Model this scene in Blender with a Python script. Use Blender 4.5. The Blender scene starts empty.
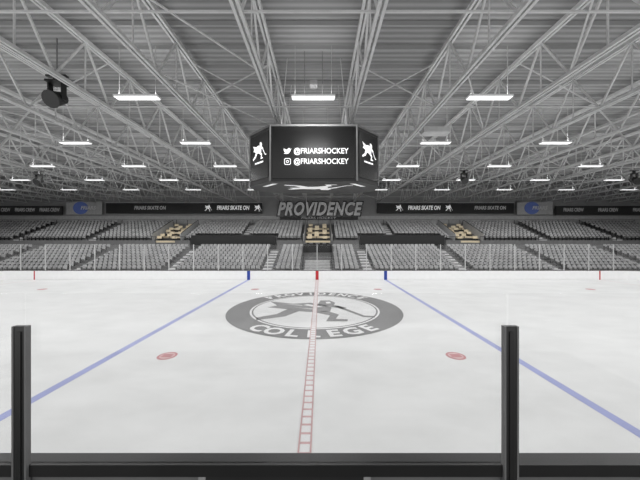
import bpy, math
from mathutils import Vector, Matrix
sc=bpy.context.scene
sc.view_settings.view_transform='Standard'
COL=sc.collection

# ---------------- materials ----------------
def mat(name,col,rough=0.6,metal=0.0,emit=0.0,noise=0.0,nscale=3.0,spec=0.5,bump=0.0):
    m=bpy.data.materials.new(name); m.use_nodes=True
    nt=m.node_tree; b=nt.nodes['Principled BSDF']
    if isinstance(col,(int,float)): col=(col,col,col)
    c=(*col,1)
    b.inputs['Base Color'].default_value=c
    b.inputs['Roughness'].default_value=rough
    b.inputs['Metallic'].default_value=metal
    b.inputs['Specular IOR Level'].default_value=spec
    if emit>0:
        b.inputs['Emission Color'].default_value=c
        b.inputs['Emission Strength'].default_value=emit
    tc=nt.nodes.new('ShaderNodeTexCoord')
    n=nt.nodes.new('ShaderNodeTexNoise'); n.inputs['Scale'].default_value=nscale; n.inputs['Detail'].default_value=4
    nt.links.new(tc.outputs['Object'],n.inputs['Vector'])
    r=nt.nodes.new('ShaderNodeValToRGB')
    a=max(0,1-noise); d=1+noise
    r.color_ramp.elements[0].position=0.3; r.color_ramp.elements[1].position=0.7
    r.color_ramp.elements[0].color=(col[0]*a,col[1]*a,col[2]*a,1)
    r.color_ramp.elements[1].color=(min(1,col[0]*d),min(1,col[1]*d),min(1,col[2]*d),1)
    nt.links.new(n.outputs['Fac'],r.inputs['Fac'])
    nt.links.new(r.outputs['Color'],b.inputs['Base Color'])
    return m
def glassmat(name,fac=0.06,tint=0.95):
    m=bpy.data.materials.new(name); m.use_nodes=True; nt=m.node_tree; nt.nodes.clear()
    o=nt.nodes.new('ShaderNodeOutputMaterial'); t=nt.nodes.new('ShaderNodeBsdfTransparent'); g=nt.nodes.new('ShaderNodeBsdfGlossy')
    t.inputs[0].default_value=(tint,tint,tint,1); g.inputs['Roughness'].default_value=0.05
    mx=nt.nodes.new('ShaderNodeMixShader'); mx.inputs[0].default_value=fac
    nt.links.new(t.outputs[0],mx.inputs[1]); nt.links.new(g.outputs[0],mx.inputs[2]); nt.links.new(mx.outputs[0],o.inputs[0])
    return m
M_steel=mat('painted_steel',0.56,0.5,noise=0.08)
M_purlin=mat('purlin_paint',0.34,0.6)
M_dark=mat('black_metal',0.012,0.45,noise=0.2)
M_black=mat('black_panel',0.01,0.5,noise=0.1)
M_grey=mat('grey_paint',0.16,0.7,noise=0.1)
M_wall=mat('wall_grey_paint',0.32,0.8,noise=0.08,nscale=0.6)
M_lgrey=mat('light_grey_paint',0.5,0.7,noise=0.1)
M_conc=mat('concrete',0.16,0.85,noise=0.15,nscale=1.5)  # tone darkened to stand in for shadow between the seat rows
M_step=mat('stair_concrete',0.65,0.8,noise=0.1)
M_seat=mat('seat_plastic',0.36,0.5,noise=0.25,nscale=0.8)
M_seatd=mat('seat_pan_plastic',0.05,0.5,noise=0.15)
M_wood=mat('beige_wood',(0.70,0.60,0.43),0.6,noise=0.15,nscale=4)
M_board=mat('dasher_white',0.9,0.35,noise=0.02)
M_blue=mat('board_blue',(0.02,0.06,0.35),0.4)
M_red=mat('board_red',(0.5,0.02,0.03),0.4)
M_white=mat('white_paint',0.75,0.5)
M_letter=mat('sign_letter_charcoal',0.04,0.5)
M_fill=mat('sign_letter_grey_glow',0.5,0.5,emit=0.12)  # emission added to lift the lettering on the dim back wall
M_outl=mat('sign_letter_outline_glow',0.9,0.5,emit=0.3)  # pale lettering, brightened by an added glow against the weak wall light
M_scr=mat('screen_black',0.008,0.25)
M_txt=mat('screen_white_led',0.85,0.5,emit=0.75)
M_lens=mat('light_lens',1.0,0.5,emit=1.1)
M_under=mat('under_screen_led',0.7,0.5,emit=0.45)
M_alu=mat('aluminium',0.6,0.35,metal=0.4,noise=0.05)
M_glass=glassmat('acrylic_glass',0.04,0.985)
M_chan=mat('charcoal_post',0.035,0.35,metal=0.3,noise=0.1)
M_disc=mat('emblem_blue',(0.10,0.15,0.40),0.5,emit=0.1)
IS=0.3; IR=0.42
M_iblue=mat('ice_blue_line',(0.31,0.34,0.58),IR,noise=0.08,nscale=0.8,spec=IS)
M_ired=mat('ice_red_line',(0.50,0.24,0.25),IR,noise=0.08,spec=IS)
M_ired2=mat('ice_faded_red_line',(0.55,0.36,0.36),IR,noise=0.08,spec=IS)
M_ipink=mat('ice_pink_line',(0.66,0.48,0.48),IR,noise=0.06,spec=IS)
M_iring=mat('ice_grey_ring',0.17,IR,noise=0.1,nscale=0.7,spec=IS)
M_ifig=mat('ice_grey_figure',0.23,IR,noise=0.1,nscale=0.7,spec=IS)
M_iwht=mat('ice_white_paint',0.70,IR,noise=0.04,nscale=0.7,spec=IS)

# ice
M_ice=bpy.data.materials.new('ice'); M_ice.use_nodes=True
nt=M_ice.node_tree; b=nt.nodes['Principled BSDF']
tc=nt.nodes.new('ShaderNodeTexCoord'); mp=nt.nodes.new('ShaderNodeMapping'); mp.inputs['Scale'].default_value=(0.35,0.6,1)
n=nt.nodes.new('ShaderNodeTexNoise'); n.inputs['Scale'].default_value=1.2; n.inputs['Detail'].default_value=8; n.inputs['Roughness'].default_value=0.65
r=nt.nodes.new('ShaderNodeValToRGB'); r.color_ramp.elements[0].position=0.3; r.color_ramp.elements[1].position=0.7
r.color_ramp.elements[0].color=(0.63,0.635,0.63,1); r.color_ramp.elements[1].color=(0.73,0.735,0.73,1)
nt.links.new(tc.outputs['Object'],mp.inputs[0]); nt.links.new(mp.outputs[0],n.inputs['Vector']); nt.links.new(n.outputs['Fac'],r.inputs[0]); nt.links.new(r.outputs[0],b.inputs['Base Color'])
b.inputs['Roughness'].default_value=IR; b.inputs['Specular IOR Level'].default_value=IS

# corrugated deck
M_deck=bpy.data.materials.new('corrugated_deck'); M_deck.use_nodes=True
nt=M_deck.node_tree; b=nt.nodes['Principled BSDF']
tc=nt.nodes.new('ShaderNodeTexCoord'); w=nt.nodes.new('ShaderNodeTexWave'); w.bands_direction='Y'; w.inputs['Scale'].default_value=0.9
r=nt.nodes.new('ShaderNodeValToRGB'); r.color_ramp.elements[0].color=(0.20,0.20,0.20,1); r.color_ramp.elements[1].color=(0.33,0.33,0.33,1)
nt.links.new(tc.outputs['Object'],w.inputs['Vector']); nt.links.new(w.outputs['Fac'],r.inputs[0]); nt.links.new(r.outputs[0],b.inputs['Base Color'])
bp=nt.nodes.new('ShaderNodeBump'); bp.inputs['Strength'].default_value=0.4; bp.inputs['Distance'].default_value=0.05
nt.links.new(w.outputs['Fac'],bp.inputs['Height']); nt.links.new(bp.outputs[0],b.inputs['Normal']); b.inputs['Roughness'].default_value=0.6

# ---------------- mesh builder ----------------
class MB:
    def __init__(s): s.v=[]; s.f=[]; s.m=[]; s.mats=[]
    def mi(s,m):
        if m not in s.mats: s.mats.append(m)
        return s.mats.index(m)
    def add(s,vs,fs,m):
        o=len(s.v); k=s.mi(m); s.v+= [tuple(p) for p in vs]
        for f in fs: s.f.append([i+o for i in f]); s.m.append(k)
    def box(s,x0,x1,y0,y1,z0,z1,m):
        s.add([(x0,y0,z0),(x1,y0,z0),(x1,y1,z0),(x0,y1,z0),(x0,y0,z1),(x1,y0,z1),(x1,y1,z1),(x0,y1,z1)],
          [(0,3,2,1),(4,5,6,7),(0,1,5,4),(1,2,6,5),(2,3,7,6),(3,0,4,7)],m)
    def beam(s,p,q,w,h,m):
        p=Vector(p);q=Vector(q);d=(q-p).normalized()
        up=Vector((0,0,1)) if abs(d.z)<0.95 else Vector((0,1,0))
        a=d.cross(up).normalized()*w/2; c=a.cross(d).normalized()*h/2
        vs=[p-a-c,p+a-c,p+a+c,p-a+c,q-a-c,q+a-c,q+a+c,q-a+c]
        s.add(vs,[(0,1,2,3),(7,6,5,4),(0,4,5,1),(1,5,6,2),(2,6,7,3),(3,7,4,0)],m)
    def tube(s,p,q,r,m,n=10,r2=None):
        r2=r if r2 is None else r2
        p=Vector(p);q=Vector(q);d=(q-p).normalized()
        up=Vector((0,0,1)) if abs(d.z)<0.95 else Vector((0,1,0))
        a=d.cross(up).normalized(); c=a.cross(d)
        vs=[]
        for P,R in((p,r),(q,r2)):
            for i in range(n):
                t=2*math.pi*i/n; vs.append(P+a*R*math.cos(t)+c*R*math.sin(t))
        fs=[(i,(i+1)%n,n+(i+1)%n,n+i) for i in range(n)]+[tuple(range(n))[::-1],tuple(range(n,2*n))]
        s.add(vs,fs,m)
    def prism(s,pts,z0,z1,m,M=None):
        n=len(pts); vs=[Vector((x,y,z0)) for x,y in pts]+[Vector((x,y,z1)) for x,y in pts]
        if M is not None: vs=[M@v for v in vs]
        s.add(vs,[tuple(range(n))[::-1],tuple(range(n,2*n))]+[(i,(i+1)%n,n+(i+1)%n,n+i) for i in range(n)],m)
    def mesh(s,me,M,m):
        s.add([M@v.co for v in me.vertices],[tuple(p.vertices) for p in me.polygons],m)
    def data(s,name):
        me=bpy.data.meshes.new(name); me.from_pydata(s.v,[],s.f)
        for m in s.mats: me.materials.append(m)
        me.polygons.foreach_set('material_index',s.m); me.update(); return me
    def obj(s,name,parent=None,loc=(0,0,0)):
        return link(name,s.data(name),parent,loc)
def link(name,data,parent=None,loc=(0,0,0)):
    o=bpy.data.objects.new(name,data); COL.objects.link(o); o.location=loc
    if parent: o.parent=parent
    return o
def empty(name,loc=(0,0,0)):
    o=bpy.data.objects.new(name,None); COL.objects.link(o); o.location=loc; o.empty_display_size=0.3; return o
def textmesh(s,size=1.0,shear=0.0,offset=0.0,spacing=1.0,extrude=0.0):
    cu=bpy.data.curves.new('t','FONT'); cu.body=s; cu.size=size; cu.shear=shear; cu.offset=offset; cu.space_character=spacing
    cu.align_x='CENTER'; cu.align_y='CENTER'; cu.extrude=extrude; cu.resolution_u=3
    o=bpy.data.objects.new('t',cu); COL.objects.link(o)
    bpy.context.view_layer.update()
    me=bpy.data.meshes.new_from_object(o.evaluated_get(bpy.context.evaluated_depsgraph_get()))
    bpy.data.objects.remove(o); return me
def facing(loc,sx=1,sy=1,rotz=0,tilt=90):   # text plane standing up, facing -Y
    return Matrix.Translation(loc)@Matrix.Rotation(rotz,4,'Z')@Matrix.Rotation(math.radians(tilt),4,'X')@Matrix.Diagonal((sx,sy,1,1))

FIG=[[(0.18,.5),(.40,.5),(.52,.36),(.48,.2),(.3,.14),(.12,.26)],
 [(0.28,.22),(-.05,.36),(-.45,.30),(-1,.44),(-.78,.2),(-.95,.1),(-.5,.0),(-.2,-.1),(.1,-.14),(.38,-.1),(.42,.1)],
 [(-.25,-.08),(-.5,-.32),(-.98,-.46),(-1.02,-.36),(-.68,-.22),(-.5,.02)],
 [(.05,-.13),(.36,-.28),(.28,-.5),(.66,-.5),(.68,-.43),(.46,-.41),(.54,-.24),(.32,-.08)],
 [(.36,.14),(.66,.02),(.74,.08),(.5,.22)],
 [(.5,.14),(.98,-.34),(1.2,-.36),(1.2,-.3),(1.02,-.28),(.56,.2)]]

# ---------------- geometry constants ----------------
CX,CY,CZ=0.33,-17.9,4.5
# floor
mb=MB(); mb.box(-66,66,-17,33.4,-0.3,-0.03,M_conc); mb.obj('floor')
# rink outline
HX,YN,YF,R=42.5,-13.6,13.0,8.5
path=[]
def arc(cx,cy,a0,a1,n=12):
    return [(cx+R*math.cos(math.radians(a0+(a1-a0)*i/n)),cy+R*math.sin(math.radians(a0+(a1-a0)*i/n))) for i in range(n+1)]
path+=arc(HX-R,YN+R,-90,0)+arc(HX-R,YF-R,0,90)+arc(-HX+R,YF-R,90,180)+arc(-HX+R,YN+R,180,270)
mb=MB(); mb.prism(path,-0.028,0.0,M_ice); ice=mb.obj('ice_surface')

# markings
mk=MB()
Z1,Z2,Z3,Z4=0.004,0.008,0.012,0.016
def flat(x0,x1,y0,y1,z,m): mk.add([(x0,y0,z),(x1,y0,z),(x1,y1,z),(x0,y1,z)],[(0,1,2,3)],m)
for sx in(-1,1): flat(sx*7.75-.15,sx*7.75+.15,YN+.1,YF-.1,Z1,M_iblue)
for sx in(-1,1): flat(sx*32-.04,sx*32+.04,YN+.1,YF-.1,Z1,M_ipink)
# ring & emblem
def ring(cx,cy,r0,r1,z,m,n=72):
    vs=[];fs=[]
    for i in range(n):
        t=2*math.pi*i/n
        vs+= [(cx+r0*math.cos(t),cy+r0*math.sin(t),z),(cx+r1*math.cos(t),cy+r1*math.sin(t),z)]
    for i in range(n):
        j=(i+1)%n; fs.append((2*i,2*i+1,2*j+1,2*j))
    mk.add(vs,fs,m)
def disc(cx,cy,r,z,m,n=48):
    mk.add([(cx+r*math.cos(2*math.pi*i/n),cy+r*math.sin(2*math.pi*i/n),z) for i in range(n)],[tuple(range(n))],m)
ring(0,0,4.15,5.55,Z2,M_iring); ring(0,0,4.03,4.15,Z2,M_iwht); ring(0,0,3.93,4.03,Z2,M_iring)
def arctext(s,rad,a_mid,step,size,bottom,wf=1.0):
    n=len(s)
    for i,ch in enumerate(s):
        me=textmesh(ch,size,0,0.045)
        if bottom: a=a_mid+(i-(n-1)/2)*step; rot=math.radians(a+90)
        else: a=a_mid-(i-(n-1)/2)*step; rot=math.radians(a-90)
        A=math.radians(a)
        M=Matrix.Translation((rad*math.cos(A),rad*math.sin(A),Z3))@Matrix.Rotation(rot,4,'Z')@Matrix.Diagonal((wf,1,1,1))
        mk.mesh(me,M,M_iwht)
arctext('PROVIDENCE',4.87,90,10.4,1.25,False,.85)
arctext('COLLEGE',4.87,270,11.8,1.3,True,1.0)
def figure(b,M,m,z=0):
    for p in FIG: b.add([M@Vector((x,y,z)) for x,y in p],[tuple(range(len(p)))],m)
figure(mk,Matrix.Translation((-.2,-0.2,Z2))@Matrix.Diagonal((3.1,5.2,1,1)),M_ifig)
for p in [[(-.2,.22),(.1,.1),(.25,.12),(-.1,.27)],[(-.7,.3),(-.2,.18),(-.25,.22)],[(.3,.4),(.4,.42),(.42,.32),(.32,.3)],[(-.4,.1),(.1,-.02),(.05,.02)]]:
    mk.add([(x*3.1-.2,y*5.2-.2,Z3) for x,y in p],[tuple(range(len(p)))],M_iwht)
# centre line ladder
for sx in(-1,1): flat(sx*.13-.018,sx*.13+.018,YN+.1,YF-.1,Z4,M_ired2)
y=YN+.2
while y<YF-.3:
    flat(-.11,.11,y,y+.07,Z4,M_ired2); flat(-.105,.105,y+.07,y+.30,Z4-.002,M_iwht); y+=.30
for sx in(-1,1):
    for yy in(-7.3,7):
        disc(sx*5.6,yy,.36,Z1,M_ired); disc(sx*5.6,yy,.27,Z2,M_ipink); 
        mk.add([(sx*5.6-.2,yy-.15,Z3),(sx*5.6+.2,yy-.15,Z3),(sx*5.6+.2,yy+.15,Z3),(sx*5.6-.2,yy+.15,Z3)],[(0,1,2,3)],M_ired)
    for yy in(-7.3,7): disc(sx*25,yy,.35,Z1,M_ired)
mk.obj('ice_markings',parent=ice)

# ---------------- boards ----------------
bd=MB()
def loop_wall(b,pts,t,z0,z1,m,close=True):
    n=len(pts)
    out=[]
    for i in range(n):
        p=Vector(pts[i-1]); q=Vector(pts[(i+1)%n]); d=(q-p).normalized(); out.append(Vector((d.y,-d.x)))
    vs=[]
    for (x,y),o in zip(pts,out):
        vs+= [(x,y,z0),(x,y,z1),(x+o.x*t,y+o.y*t,z1),(x+o.x*t,y+o.y*t,z0)]
    fs=[]
    for i in range(n):
        j=(i+1)%n
        for k in range(4): fs.append((4*i+k,4*j+k,4*j+(k+1)%4,4*i+(k+1)%4))
    b.add(vs,fs,m)
loop_wall(bd,path,0.12,0.0,1.0,M_board)
loop_wall(bd,path,0.16,1.0,1.07,M_grey)
for x,m,w in((-7.75,M_blue,.17),(7.75,M_blue,.17),(0,M_red,.17),(-32,M_red,.06),(32,M_red,.06)):
    bd.box(x-w,x+w,YF-.02,YF-.0,0.0,1.0,m)
bd.obj('dasher_boards',parent=ice)
gp=MB(); gl=MB()
def gpost(x,y): gp.box(x-.04,x+.04,y-.04,y+.04,1.07,4.0,M_alu)
xs=[-33.6+2.8*i for i in range(25)]
for x in xs: gpost(x,YF+.06)
for i in range(24): gl.box(xs[i]+.05,xs[i+1]-.05,YF+.055,YF+.067,1.07,3.95,M_glass)
for sx in(-1,1):
    pr=None
    for k in range(0,4):
        a=math.radians(90-k*22); x=sx*(HX-R+(R+.06)*math.cos(a)); yy=YF-R+(R+.06)*math.sin(a)
        if k: gpost(x,yy); gl.beam((pr[0],pr[1],2.53),(x,yy,2.53),.012,2.9,M_glass)
        pr=(x,yy)
gq=gp.obj('rink_glass'); gl.obj('glass_panels',parent=gq)

# ---------------- stands ----------------
LY0=CY+33-0.4; LROW=0.85; LZ0=0.55; LR=0.31; NL=9
UY0=CY+42.2; UROW=0.85; UZ0=4.35; UR=0.36; NU=9
st=MB()
for i in range(NL):
    y0=LY0+i*LROW; y1=y0+LROW if i<NL-1 else UY0
    st.box(-64,64,y0,y1,-0.02,LZ0+i*LR,M_conc)
for i in range(NU):
    y0=UY0+i*UROW; y1=y0+UROW if i<NU-1 else 33.3
    st.box(-64,64,y0,y1,-0.02,UZ0+i*UR,M_conc)
stand=st.obj('grandstand_terrace')
# stairs
sa=MB()
Laisle=[sx*x for x in(6.2,17.8,29.3,41,52.5) for sx in(-1,1)]
Uaisle=[sx*x for x in(11.7,35.2,47) for sx in(-1,1)]
Vom=[-23.4,0,23.4]
for x in Laisle:
    for i in range(NL):
        y0=LY0+i*LROW
        sa.box(x-.55,x+.55,y0-.42,y0,LZ0+(i-1)*LR,LZ0+i*LR-LR/2,M_step); sa.box(x-.55,x+.55,y0,y0+.3,LZ0+i*LR,LZ0+i*LR+.012,M_step)
for x in Uaisle:
    for i in range(NU):
        y0=UY0+i*UROW
        if i: sa.box(x-.55,x+.55,y0-.42,y0,UZ0+(i-1)*UR,UZ0+i*UR-UR/2,M_step)
        sa.box(x-.55,x+.55,y0,y0+.3,UZ0+i*UR,UZ0+i*UR+.012,M_step)
sa.obj('aisle_steps',parent=stand)
# seat template
def add_seat(b,x,y,z):
    w=.25
    yb=y+.42; pts=[(-w,.38),(w,.38),(w,.78),(w-.07,.88),(-w+.07,.88),(-w,.78)]
    vs=[]
    for dy in(0,.06):
        for px,pz in pts: vs.append((x+px,yb+dy+(pz-.38)*.22,z+pz))
    n=6
    b.add(vs,[tuple(range(n)),tuple(range(n,2*n))[::-1]]+[(i,n+i,n+(i+1)%n,(i+1)%n) for i in range(n)],M_seat)
    b.add([(x-.22,yb-.30,z+.46),(x+.22,yb-.30,z+.46),(x+.22,yb-.02,z+.38),(x-.22,yb-.02,z+.38),
           (x-.22,yb-.30,z+.53),(x+.22,yb-.30,z+.53),(x+.22,yb-.02,z+.45),(x-.22,yb-.02,z+.45)],
          [(0,3,2,1),(4,5,6,7),(0,1,5,4),(1,2,6,5),(3,0,4,7)],M_seatd)
    b.box(x-.28,x-.25,yb-.12,yb+.05,z,z+.6,M_seatd); b.box(x-.285,x-.245,yb-.28,yb+.05,z+.6,z+.64,M_seatd)
def seats(name,aisles,voms,y0,row,z0,rz,n,xmax,skipf=None):
    b=MB()
    for i in range(n):
        xr=xmax(i); k=int(xr/.6)
        for j in range(-k,k+1):
            x=j*.6
            if any(abs(x-a)<.85 for a in aisles): continue
            if any(abs(x-a)<vw for a,vw in voms): continue
            if skipf and skipf(x,i): continue
            add_seat(b,x,y0+i*row,z0+i*rz)
    b.obj(name,parent=stand)
seats('lower_bowl_seats',Laisle,[(0,2.3)],LY0,LROW,LZ0,LR,NL,lambda i:45+i)
seats('upper_bowl_seats',Uaisle,[(v,2.7) for v in Vom],UY0,UROW,UZ0,UR,NU,lambda i:57,lambda x,i:(i<2 and 6.5<abs(x)<19.5))
# black parapet wall of the upper tier + grey sections
pw=MB()
for sx in(-1,1):
    a,c=sorted((sx*6.5,sx*19.5)); pw.box(a,c,UY0-.25,UY0-.05,3.0,5.15,M_black); pw.box(a-.05,c+.05,UY0-.3,UY0,5.15,5.22,M_dark)
    for r0,r1 in((19.7,22),(25,64),(2.4,6.3)):
        a,c=sorted((sx*r0,sx*r1)); pw.box(a,c,UY0-.2,UY0-.05,3.0,4.45,M_grey)
        for k in range(int((c-a)/1.5)+1): pw.box(a+k*1.5-.025,a+k*1.5+.025,UY0-.15,UY0-.1,4.45,5.0,M_dark)
        pw.box(a,c,UY0-.16,UY0-.09,5.0,5.06,M_dark)
pw.obj('tier_parapet',parent=stand)
# beige stair sections
for v in Vom:
    b=MB()
    for i in range(NU-2):
        y0=UY0+i*UROW; z=UZ0+i*UR
        b.box(-1.9,1.9,y0,y0+.5,z,z+.05,M_wood); b.box(-1.9,1.9,y0-.02,y0,z-UR*.7,z+.05,M_dark if i%2 else M_wood)
        for k in(-1.3,-.2,1.1):
            if (i+int(k*2))%3==0: continue
            b.box(k-.35,k+.35,y0+.35,y0+.42,z+.42,z+.80,M_wood); b.box(k-.35,k+.35,y0+.1,y0+.4,z+.38,z+.44,M_wood); b.box(k-.04,k+.04,y0+.2,y0+.3,z+.05,z+.4,M_dark)
    for sx in(-1,1):
        b.beam((sx*2.2,UY0,UZ0+.5),(sx*2.2,UY0+7*UROW,UZ0+.5+7*UR),.12,1.1,M_lgrey)
        b.beam((sx*2.2,UY0,UZ0+1.15),(sx*2.2,UY0+7*UROW,UZ0+1.15+7*UR),.06,.06,M_dark)
    b.obj('club_seating_box',parent=stand,loc=(v,0,0))
# scorer's box at centre
b=MB()
b.box(-2.0,2.0,LY0+7*LROW+.05,LY0+7*LROW+.15,LZ0+7*LR,LZ0+7*LR+1.2,M_black)
b.box(-2.0,2.0,LY0+7*LROW+.15,LY0+8*LROW+1.1,LZ0+8*LR+.6,LZ0+8*LR+.66,M_wood)
for k in(-1.4,-.5,.5,1.4): b.box(k-.2,k+.2,LY0+8*LROW+.1,LY0+8*LROW+.2,LZ0+8*LR+.66,LZ0+8*LR+1.1,M_dark)
b.box(-2.2,-2.05,LY0+6*LROW,LY0+8*LROW+.5,LZ0+6*LR,LZ0+8*LR+.6,M_grey); b.box(2.05,2.2,LY0+6*LROW,LY0+8*LROW+.5,LZ0+6*LR,LZ0+8*LR+.6,M_grey)
b.obj('press_table',parent=stand)
b=MB()
for i in range(5):
    y0=LY0+i*LROW; z=LZ0+i*LR
    b.box(-1.6,1.6,y0,y0+.3,z,z+.02,M_step); b.box(-1.6,1.6,y0-.02,y0,z-.3,z+.02,M_lgrey)
b.beam((-1.8,LY0-.1,LZ0+.9),(-1.8,LY0+4*LROW,LZ0+.9+4*LR),.05,.05,M_dark); b.beam((1.8,LY0-.1,LZ0+.9),(1.8,LY0+4*LROW,LZ0+.9+4*LR),.05,.05,M_dark)
for i in range(5):
    for sx in(-1,1): b.box(sx*1.8-.02,sx*1.8+.02,LY0+i*LROW,LY0+i*LROW+.04,LZ0+i*LR,LZ0+i*LR+.9,M_dark)
b.obj('centre_staircase',parent=stand)

# ---------------- walls ----------------
mb=MB(); mb.box(-66,66,33.4,33.8,-0.3,14.3,M_wall); mb.box(-66,66,33.25,33.4,7.6,9.0,M_lgrey); mb.obj('wall_back')
for nm,sx in(('wall_left',-1),('wall_right',1)):
    mb=MB(); a,c=sorted((sx*66,sx*66.4)); mb.box(a,c,-17,33.8,-0.3,14.3,M_wall); mb.obj(nm)
mb=MB(); mb.box(-66,66,-19,33.8,14.35,14.6,M_deck)
ceil=mb.obj('ceiling')
mb=MB(); y=-18
while y<33.2: mb.box(-65.9,65.9,y-.04,y+.04,14.14,14.35,M_purlin); y+=1.55
mb.obj('roof_purlins')
# trusses
t=MB(); ZB,ZT=11.5,13.95; y0,y1=-18.5,33.0; N=17; dp=(y1-y0)/N
for dx in(-.09,.09):
    t.box(dx-.05,dx+.05,y0,y1,ZB-.07,ZB+.07,M_steel); t.box(dx-.05,dx+.05,y0,y1,ZT-.07,ZT+.12,M_steel)
for i in range(N):
    a=y0+i*dp; m_=a+dp/2; c=a+dp
    t.beam((0,a,ZB),(0,m_,ZT),.08,.08,M_steel); t.beam((0,m_,ZT),(0,c,ZB),.08,.08,M_steel); t.beam((0,m_,ZB),(0,m_,ZT),.05,.05,M_steel)
tm=t.data('roof_truss')
S=4.35
for k in range(-14,15):
    link('roof_truss',tm,loc=((k+.5)*S,0,0))
# cross bracing between trusses
br=MB()
for ry in range(1,N,2):
    yy=y0+ry*dp
    br.box(-62,62,yy-.03,yy+.03,ZB+.07,ZB+.13,M_steel)
    for k in range(-13,14):
        x0=(k-.5)*S; x1=(k+.5)*S
        if ry%4==1 and k%2:
            br.beam((x0,yy,ZB+.1),(x1,yy,ZT),.05,.05,M_steel); br.beam((x1,yy,ZB+.1),(x0,yy,ZT),.05,.05,M_steel)
for k in range(-13,14,3):
    for j in range(0,N-1,2):
        ya=y0+j*dp; br.beam(((k-.5)*S,ya,ZB+.1),((k+.5)*S,ya+2*dp,ZB+.1),.05,.05,M_steel)
br.obj('roof_bracing')

# ---------------- ceiling lights ----------------
f=MB(); f.box(-1.08,1.08,-.19,.19,0.03,.12,M_white); f.box(-1.04,1.04,-.17,.17,0,.03,M_lens)
for sx in(-.9,.9): f.box(sx-.012,sx+.012,-.012,.012,.12,2.6,M_lgrey)
fm=f.data('ceiling_light')
al=bpy.data.lights.new('lamp','AREA'); al.shape='RECTANGLE'; al.size=2.0; al.size_y=.3; al.energy=205; al.spread=math.radians(175)
pl=bpy.data.lights.new('ceiling_fill','AREA'); pl.shape='RECTANGLE'; pl.size=2.0; pl.size_y=.3; pl.energy=34; pl.spread=math.radians(180)  # added upward fill to brighten deck and trusses
for d in(7.1,13.5,19.8,26.0,32.0,38.2):
    for k in range(-5,6):
        if d<10 and abs(k)>3: continue
        o=link('ceiling_light',fm,loc=(k*8.7,CY+d,11.5))
        link('lamp',al,parent=o,loc=(0,0,-.03))
        u=link('ceiling_fill',pl,parent=o,loc=(0,0,.16)); u.rotation_euler=(math.pi,0,0)

# ---------------- scoreboard ----------------
sb=empty('scoreboard',(0,CY+14.0,0))
oc=[(-2.23,0),(2.23,0),(3.6,1.37),(3.6,2.6),(2.8,3.6),(-2.8,3.6),(-3.6,2.6),(-3.6,1.37)]
zb,zt_=7.53,10.38
b=MB(); b.prism(oc,zb,zt_,M_black)
b.prism([(x*1.015,y*1.0-.02 if y<1 else y) for x,y in oc],zt_-.05,zt_+.05,M_grey)
b.prism([(x*1.01,y-.02 if y<1 else y) for x,y in oc],zb-.03,zb+.04,M_black)
for x in(-2.23,2.23): b.tube((x,-.02,zb),(x,-.02,zt_),.05,M_grey)
for x in(-3.6,3.6): b.tube((x,1.37,zb),(x,1.37,zt_),.05,M_grey)
for x,y in((-1.8,.8),(1.8,.8),(-1.8,3),(1.8,3)): b.tube((x,y,zt_),(x*.8,y,14.34),.02,M_steel)
b.obj('cabinet',parent=sb)
b=MB(); b.box(-2.1,2.1,-.05,-.0,zb+.12,zt_-.12,M_scr)
s_=.46
for i,tx in enumerate(('@FRIARSHOCKEY','@FRIARSHOCKEY')):
    me=textmesh(tx,s_,0,0.008); z=9.04-.53*i
    xs_=[v.co.x for v in me.vertices]; wd=max(xs_)-min(xs_); k=2.8/wd
    b.mesh(me,facing((.38,-.06,z),k,.85),M_txt)
M=facing((-1.33,-.06,9.04),.2,.2)
for p in [[(-1,-.6),(-.4,-.75),(.3,-.6),(.75,0),(.8,.5),(.5,.8),(.1,.7),(0,.3),(-.6,.5),(-.95,.7),(-1,.3),(-.8,-.1),(-.5,-.4)],[(.75,.5),(1.05,.6),(.8,.3)]]:
    b.add([M@Vector((x,y,0)) for x,y in p],[tuple(range(len(p)))],M_txt)
M=facing((-1.33,-.06,8.51),.18,.18)
def rr(h,c): return [(-h+c,-h),(h-c,-h),(h,-h+c),(h,h-c),(h-c,h),(-h+c,h),(-h,h-c),(-h,-h+c)]
o1,i1=rr(.95,.3),rr(.75,.22)
b.add([M@Vector((x,y,0)) for x,y in o1+i1],[(i,(i+1)%8,8+(i+1)%8,8+i) for i in range(8)],M_txt)
c1=[(.42*math.cos(t*math.pi/8),.42*math.sin(t*math.pi/8)) for t in range(16)]; c2=[(x*.55,y*.55) for x,y in c1]
b.add([M@Vector((x,y,0)) for x,y in c1+c2],[(i,(i+1)%16,16+(i+1)%16,16+i) for i in range(16)],M_txt)
b.obj('main_screen',parent=sb)
b=MB()
for sx in(-1,1):
    cx,cy_=sx*(2.23+.685),.685; off=.04
    M=facing((cx+sx*off*.7,cy_-off*.7,(zb+zt_)/2),1,1,rotz=sx*math.radians(45))
    b.prism([(-.85,-1.2),(.85,-1.2),(.85,1.2),(-.85,1.2)],-.03,0.0,M_scr,M)
    M2=M@Matrix.Translation((0,0.3,.012))@Matrix.Diagonal((.58,.9,1,1))
    figure(b,M2,M_txt)
    b.prism([(-.4,-.35),(.4,-.35),(.4,-.27),(-.4,-.27)],.002,.01,M_txt,M)
M=Matrix.Translation((.1,1.5,zb-.045))@Matrix.Diagonal((1.7,1.6,1,1))
figure(b,M,M_under)
for a in(-1,1): b.add([(a*1.9,.5,zb-.04),(a*2.2,.5,zb-.04),(a*2.9,1.3,zb-.04),(a*2.6,1.3,zb-.04)],[(0,1,2,3)],M_under)
b.obj('side_and_under_screens',parent=sb)

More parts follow.
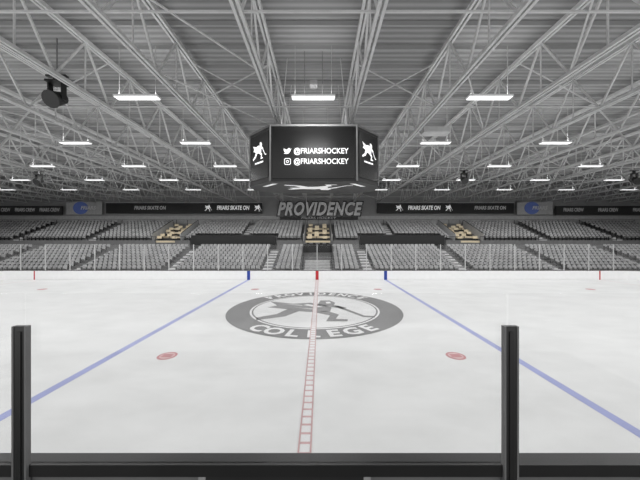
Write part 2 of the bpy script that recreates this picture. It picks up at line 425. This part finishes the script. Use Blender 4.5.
# ---------------- back wall signage ----------------
def wx(px,d): return (px-320)*d/273+CX
def wz(py,d): return CZ+(240-py)*d/273
d=50.6; YW=CY+d
b=MB()
w=wx(363,d)-wx(274,d); cx=(wx(363,d)+wx(274,d))/2
for off,yy,mm,ww,hh in((.24,.02,M_letter,.2,3.0),(.12,-.03,M_fill,.7,2.55)):
    me=textmesh('PROVIDENCE',3.0,.3,off,1.1); xs_=[v.co.x for v in me.vertices]; ys_=[v.co.y for v in me.vertices]
    k=(w-ww)/(max(xs_)-min(xs_)); h=hh/(max(ys_)-min(ys_))
    b.mesh(me,facing((cx,YW+yy,wz(209.5,d)),k,h),mm)
b.box(wx(280,d),wx(358,d),YW+.03,YW+.12,wz(219.5,d),wz(216.5,d),M_dark)
me=textmesh('FRIARS HOCKEY',.8,.1,.02); b.mesh(me,facing((cx,YW+.0,wz(218,d)),1.1,.7),M_lgrey)
b.obj('team_name_sign')
for a0,a1 in((106,262),(377,514)):
    b=MB(); x0,x1=wx(a0,d),wx(a1,d)
    b.box(x0,x1,YW,YW+.15,wz(213.5,d),wz(203,d),M_black); b.box(x0-.1,x1+.1,YW-.03,YW+.2,wz(203,d),wz(202.3,d),M_lgrey)
    zc=wz(208,d); xc=wx(233 if a0<200 else 424,d)
    me=textmesh('FRIARS SKATE ON',1.0,.15,.03); b.mesh(me,facing((xc,YW-.03,zc),.74,1.05),M_outl)
    for dx in(-4.6,4.6): figure(b,facing((xc+dx,YW-.03,zc),.6,1.2),M_outl)
    for q in (150,) if a0<200 else (490,):
        me=textmesh('FRIARS SKATE ON',1.0,.15,.03); b.mesh(me,facing((wx(q,d),YW-.03,zc),.72,.9),M_fill)
    b.obj('banner_board')
for a in(84,535):
    b=MB(); x=wx(a,d); z=wz(208,d)
    b.box(x-3.3,x+3.3,YW,YW+.15,z-1.2,z+1.2,M_lgrey)
    b.prism([(1.15*1.2*math.cos(i*math.pi/16),1.15*math.sin(i*math.pi/16)) for i in range(32)],.0,.05,M_disc,facing((x-.6*(1 if a<200 else 1),YW-.01,z)))
    me=textmesh('FRIARS',.9,.2,.03); b.mesh(me,facing((x+.8,YW-.08,z),1,1),M_white)
    b.obj('round_emblem_sign')
for a0,a1 in((-12,62),(556,660)):
    b=MB(); b.box(wx(a0,d),wx(a1,d),YW,YW+.15,wz(215,d),wz(206,d),M_letter)
    for q in range(3):
        me=textmesh('FRIARS CREW',1.0,0,.02); b.mesh(me,facing((wx(a0,d)+(q+.5)*(wx(a1,d)-wx(a0,d))/3,YW-.03,wz(210,d)),.6,.9),M_fill)
    b.obj('donor_board')
# back walkway rail
b=MB()
for k in range(-30,31): b.box(k*2-.03,k*2+.03,32.2,32.25,UZ0+8*UR+0.0,UZ0+8*UR+1.0,M_dark)
b.box(-60,60,32.19,32.26,UZ0+8*UR+.95,UZ0+8*UR+1.0,M_dark); b.obj('walkway_railing',parent=stand)

# ---------------- hanging fixtures ----------------
def speaker(px,py,d,s):
    b=MB()
    b.box(-.35,.35,-.3,.3,.25,.35,M_dark); b.box(-.38,-.3,-.12,.12,-.55,.3,M_dark); b.box(.3,.38,-.12,.12,-.55,.3,M_dark)
    b.tube((0,-.3,-.66),(0,.3,-.3),.38,M_dark,16,.28); b.tube((0,-.34,-.68),(0,-.3,-.66),.41,M_chan,16)
    b.tube((0,.3,-.3),(0,.42,-.24),.26,M_dark,16,.12)
    b.tube((0,0,.35),(0,0,.62),.16,M_dark,12); b.box(-.5,.5,-.1,.1,.6,.68,M_dark)
    top=(14.1-wz(py,d))/s
    b.beam((0,0,.6),(0,0,top),.04,.04,M_grey)
    o=b.obj('hanging_spotlight',loc=(wx(px,d),CY+d,wz(py,d))); o.scale=(s,s,s)
speaker(57,89,13.0,.95); speaker(39,177,26.8,.8); speaker(464,176,26.8,.8); speaker(634,176,26.8,.8)
b=MB()
for sx in(-.45,.45):
    b.beam((sx,0,11.9),(sx,0,14.1),.03,.03,M_grey)
b.box(-.5,.5,-.05,.05,11.85,11.9,M_grey); b.box(-.2,.2,-.2,.2,12.3,12.55,M_grey)
b.obj('hoist_frame',loc=(0,CY+13.9,0))
px,py,dd=435,134,18.5
b=MB(); b.box(-.9,.9,-.4,.4,0,.35,M_steel); b.box(-.8,.8,-.42,-.4,.05,.3,M_lgrey)
for sx in(-.8,.8): b.beam((sx,0,.35),(sx,0,14.1-wz(py,dd)),.03,.03,M_steel)
b.obj('unit_heater',loc=(wx(px,dd),CY+dd,wz(py,dd)))

# ---------------- foreground balcony ----------------
fy=CY+1.56
b=MB(); b.box(-4.5,4.5,CY-1.5,fy+.1,2.4,2.6,M_conc); b.box(-4.5,4.5,fy+.0,fy+.1,-.03,2.4,M_conc)
b.box(-4.5,4.5,CY-1.5,CY-1.4,-.03,2.4,M_conc)
plat=b.obj('viewing_platform')
rl=empty('balcony_railing',(0,fy,0)); rl.parent=None
b=MB(); b.box(-4.5,4.5,.0,.09,3.145,3.213,M_dark); b.box(-4.5,4.5,.02,.07,2.6,3.145,M_grey)
for x in(-.345,.60): b.box(x-.02,x+.02,-.0,.02,2.6,3.145,M_wall)
b.box(-.325,.58,.005,.02,2.65,3.145,M_chan)
b.obj('ledge',parent=rl)
b=MB(); g=MB()
px_=[-4.18,-1.375,1.415,4.2]
for x in px_:
    b.box(x-.032,x+.032,-.012,.012,2.6,4.01,M_chan)
    for sx in(-1,1): b.box(x+sx*.036-.005,x+sx*.036+.005,-.016,.012,2.6,4.01,M_grey)
    b.box(x-.012,x+.012,-.018,-.012,2.65,3.98,M_dark)
for i in range(3): g.box(px_[i]+.01,px_[i+1]-.01,.014,.026,3.213,4.19,M_glass)
b.obj('posts',parent=rl); g.obj('glass_panels',parent=rl)

# ---------------- world & camera ----------------
w=bpy.data.worlds.new('World'); sc.world=w; w.use_nodes=True
w.node_tree.nodes['Background'].inputs[0].default_value=(1,1,1,1); w.node_tree.nodes['Background'].inputs[1].default_value=0.9
cam=bpy.data.cameras.new('Camera'); cam.lens=273/640*36; cam.sensor_width=36; cam.clip_start=.05; cam.clip_end=300
co=bpy.data.objects.new('Camera',cam); COL.objects.link(co); co.location=(CX,CY,CZ); co.rotation_euler=(math.pi/2,0,0)
sc.camera=co
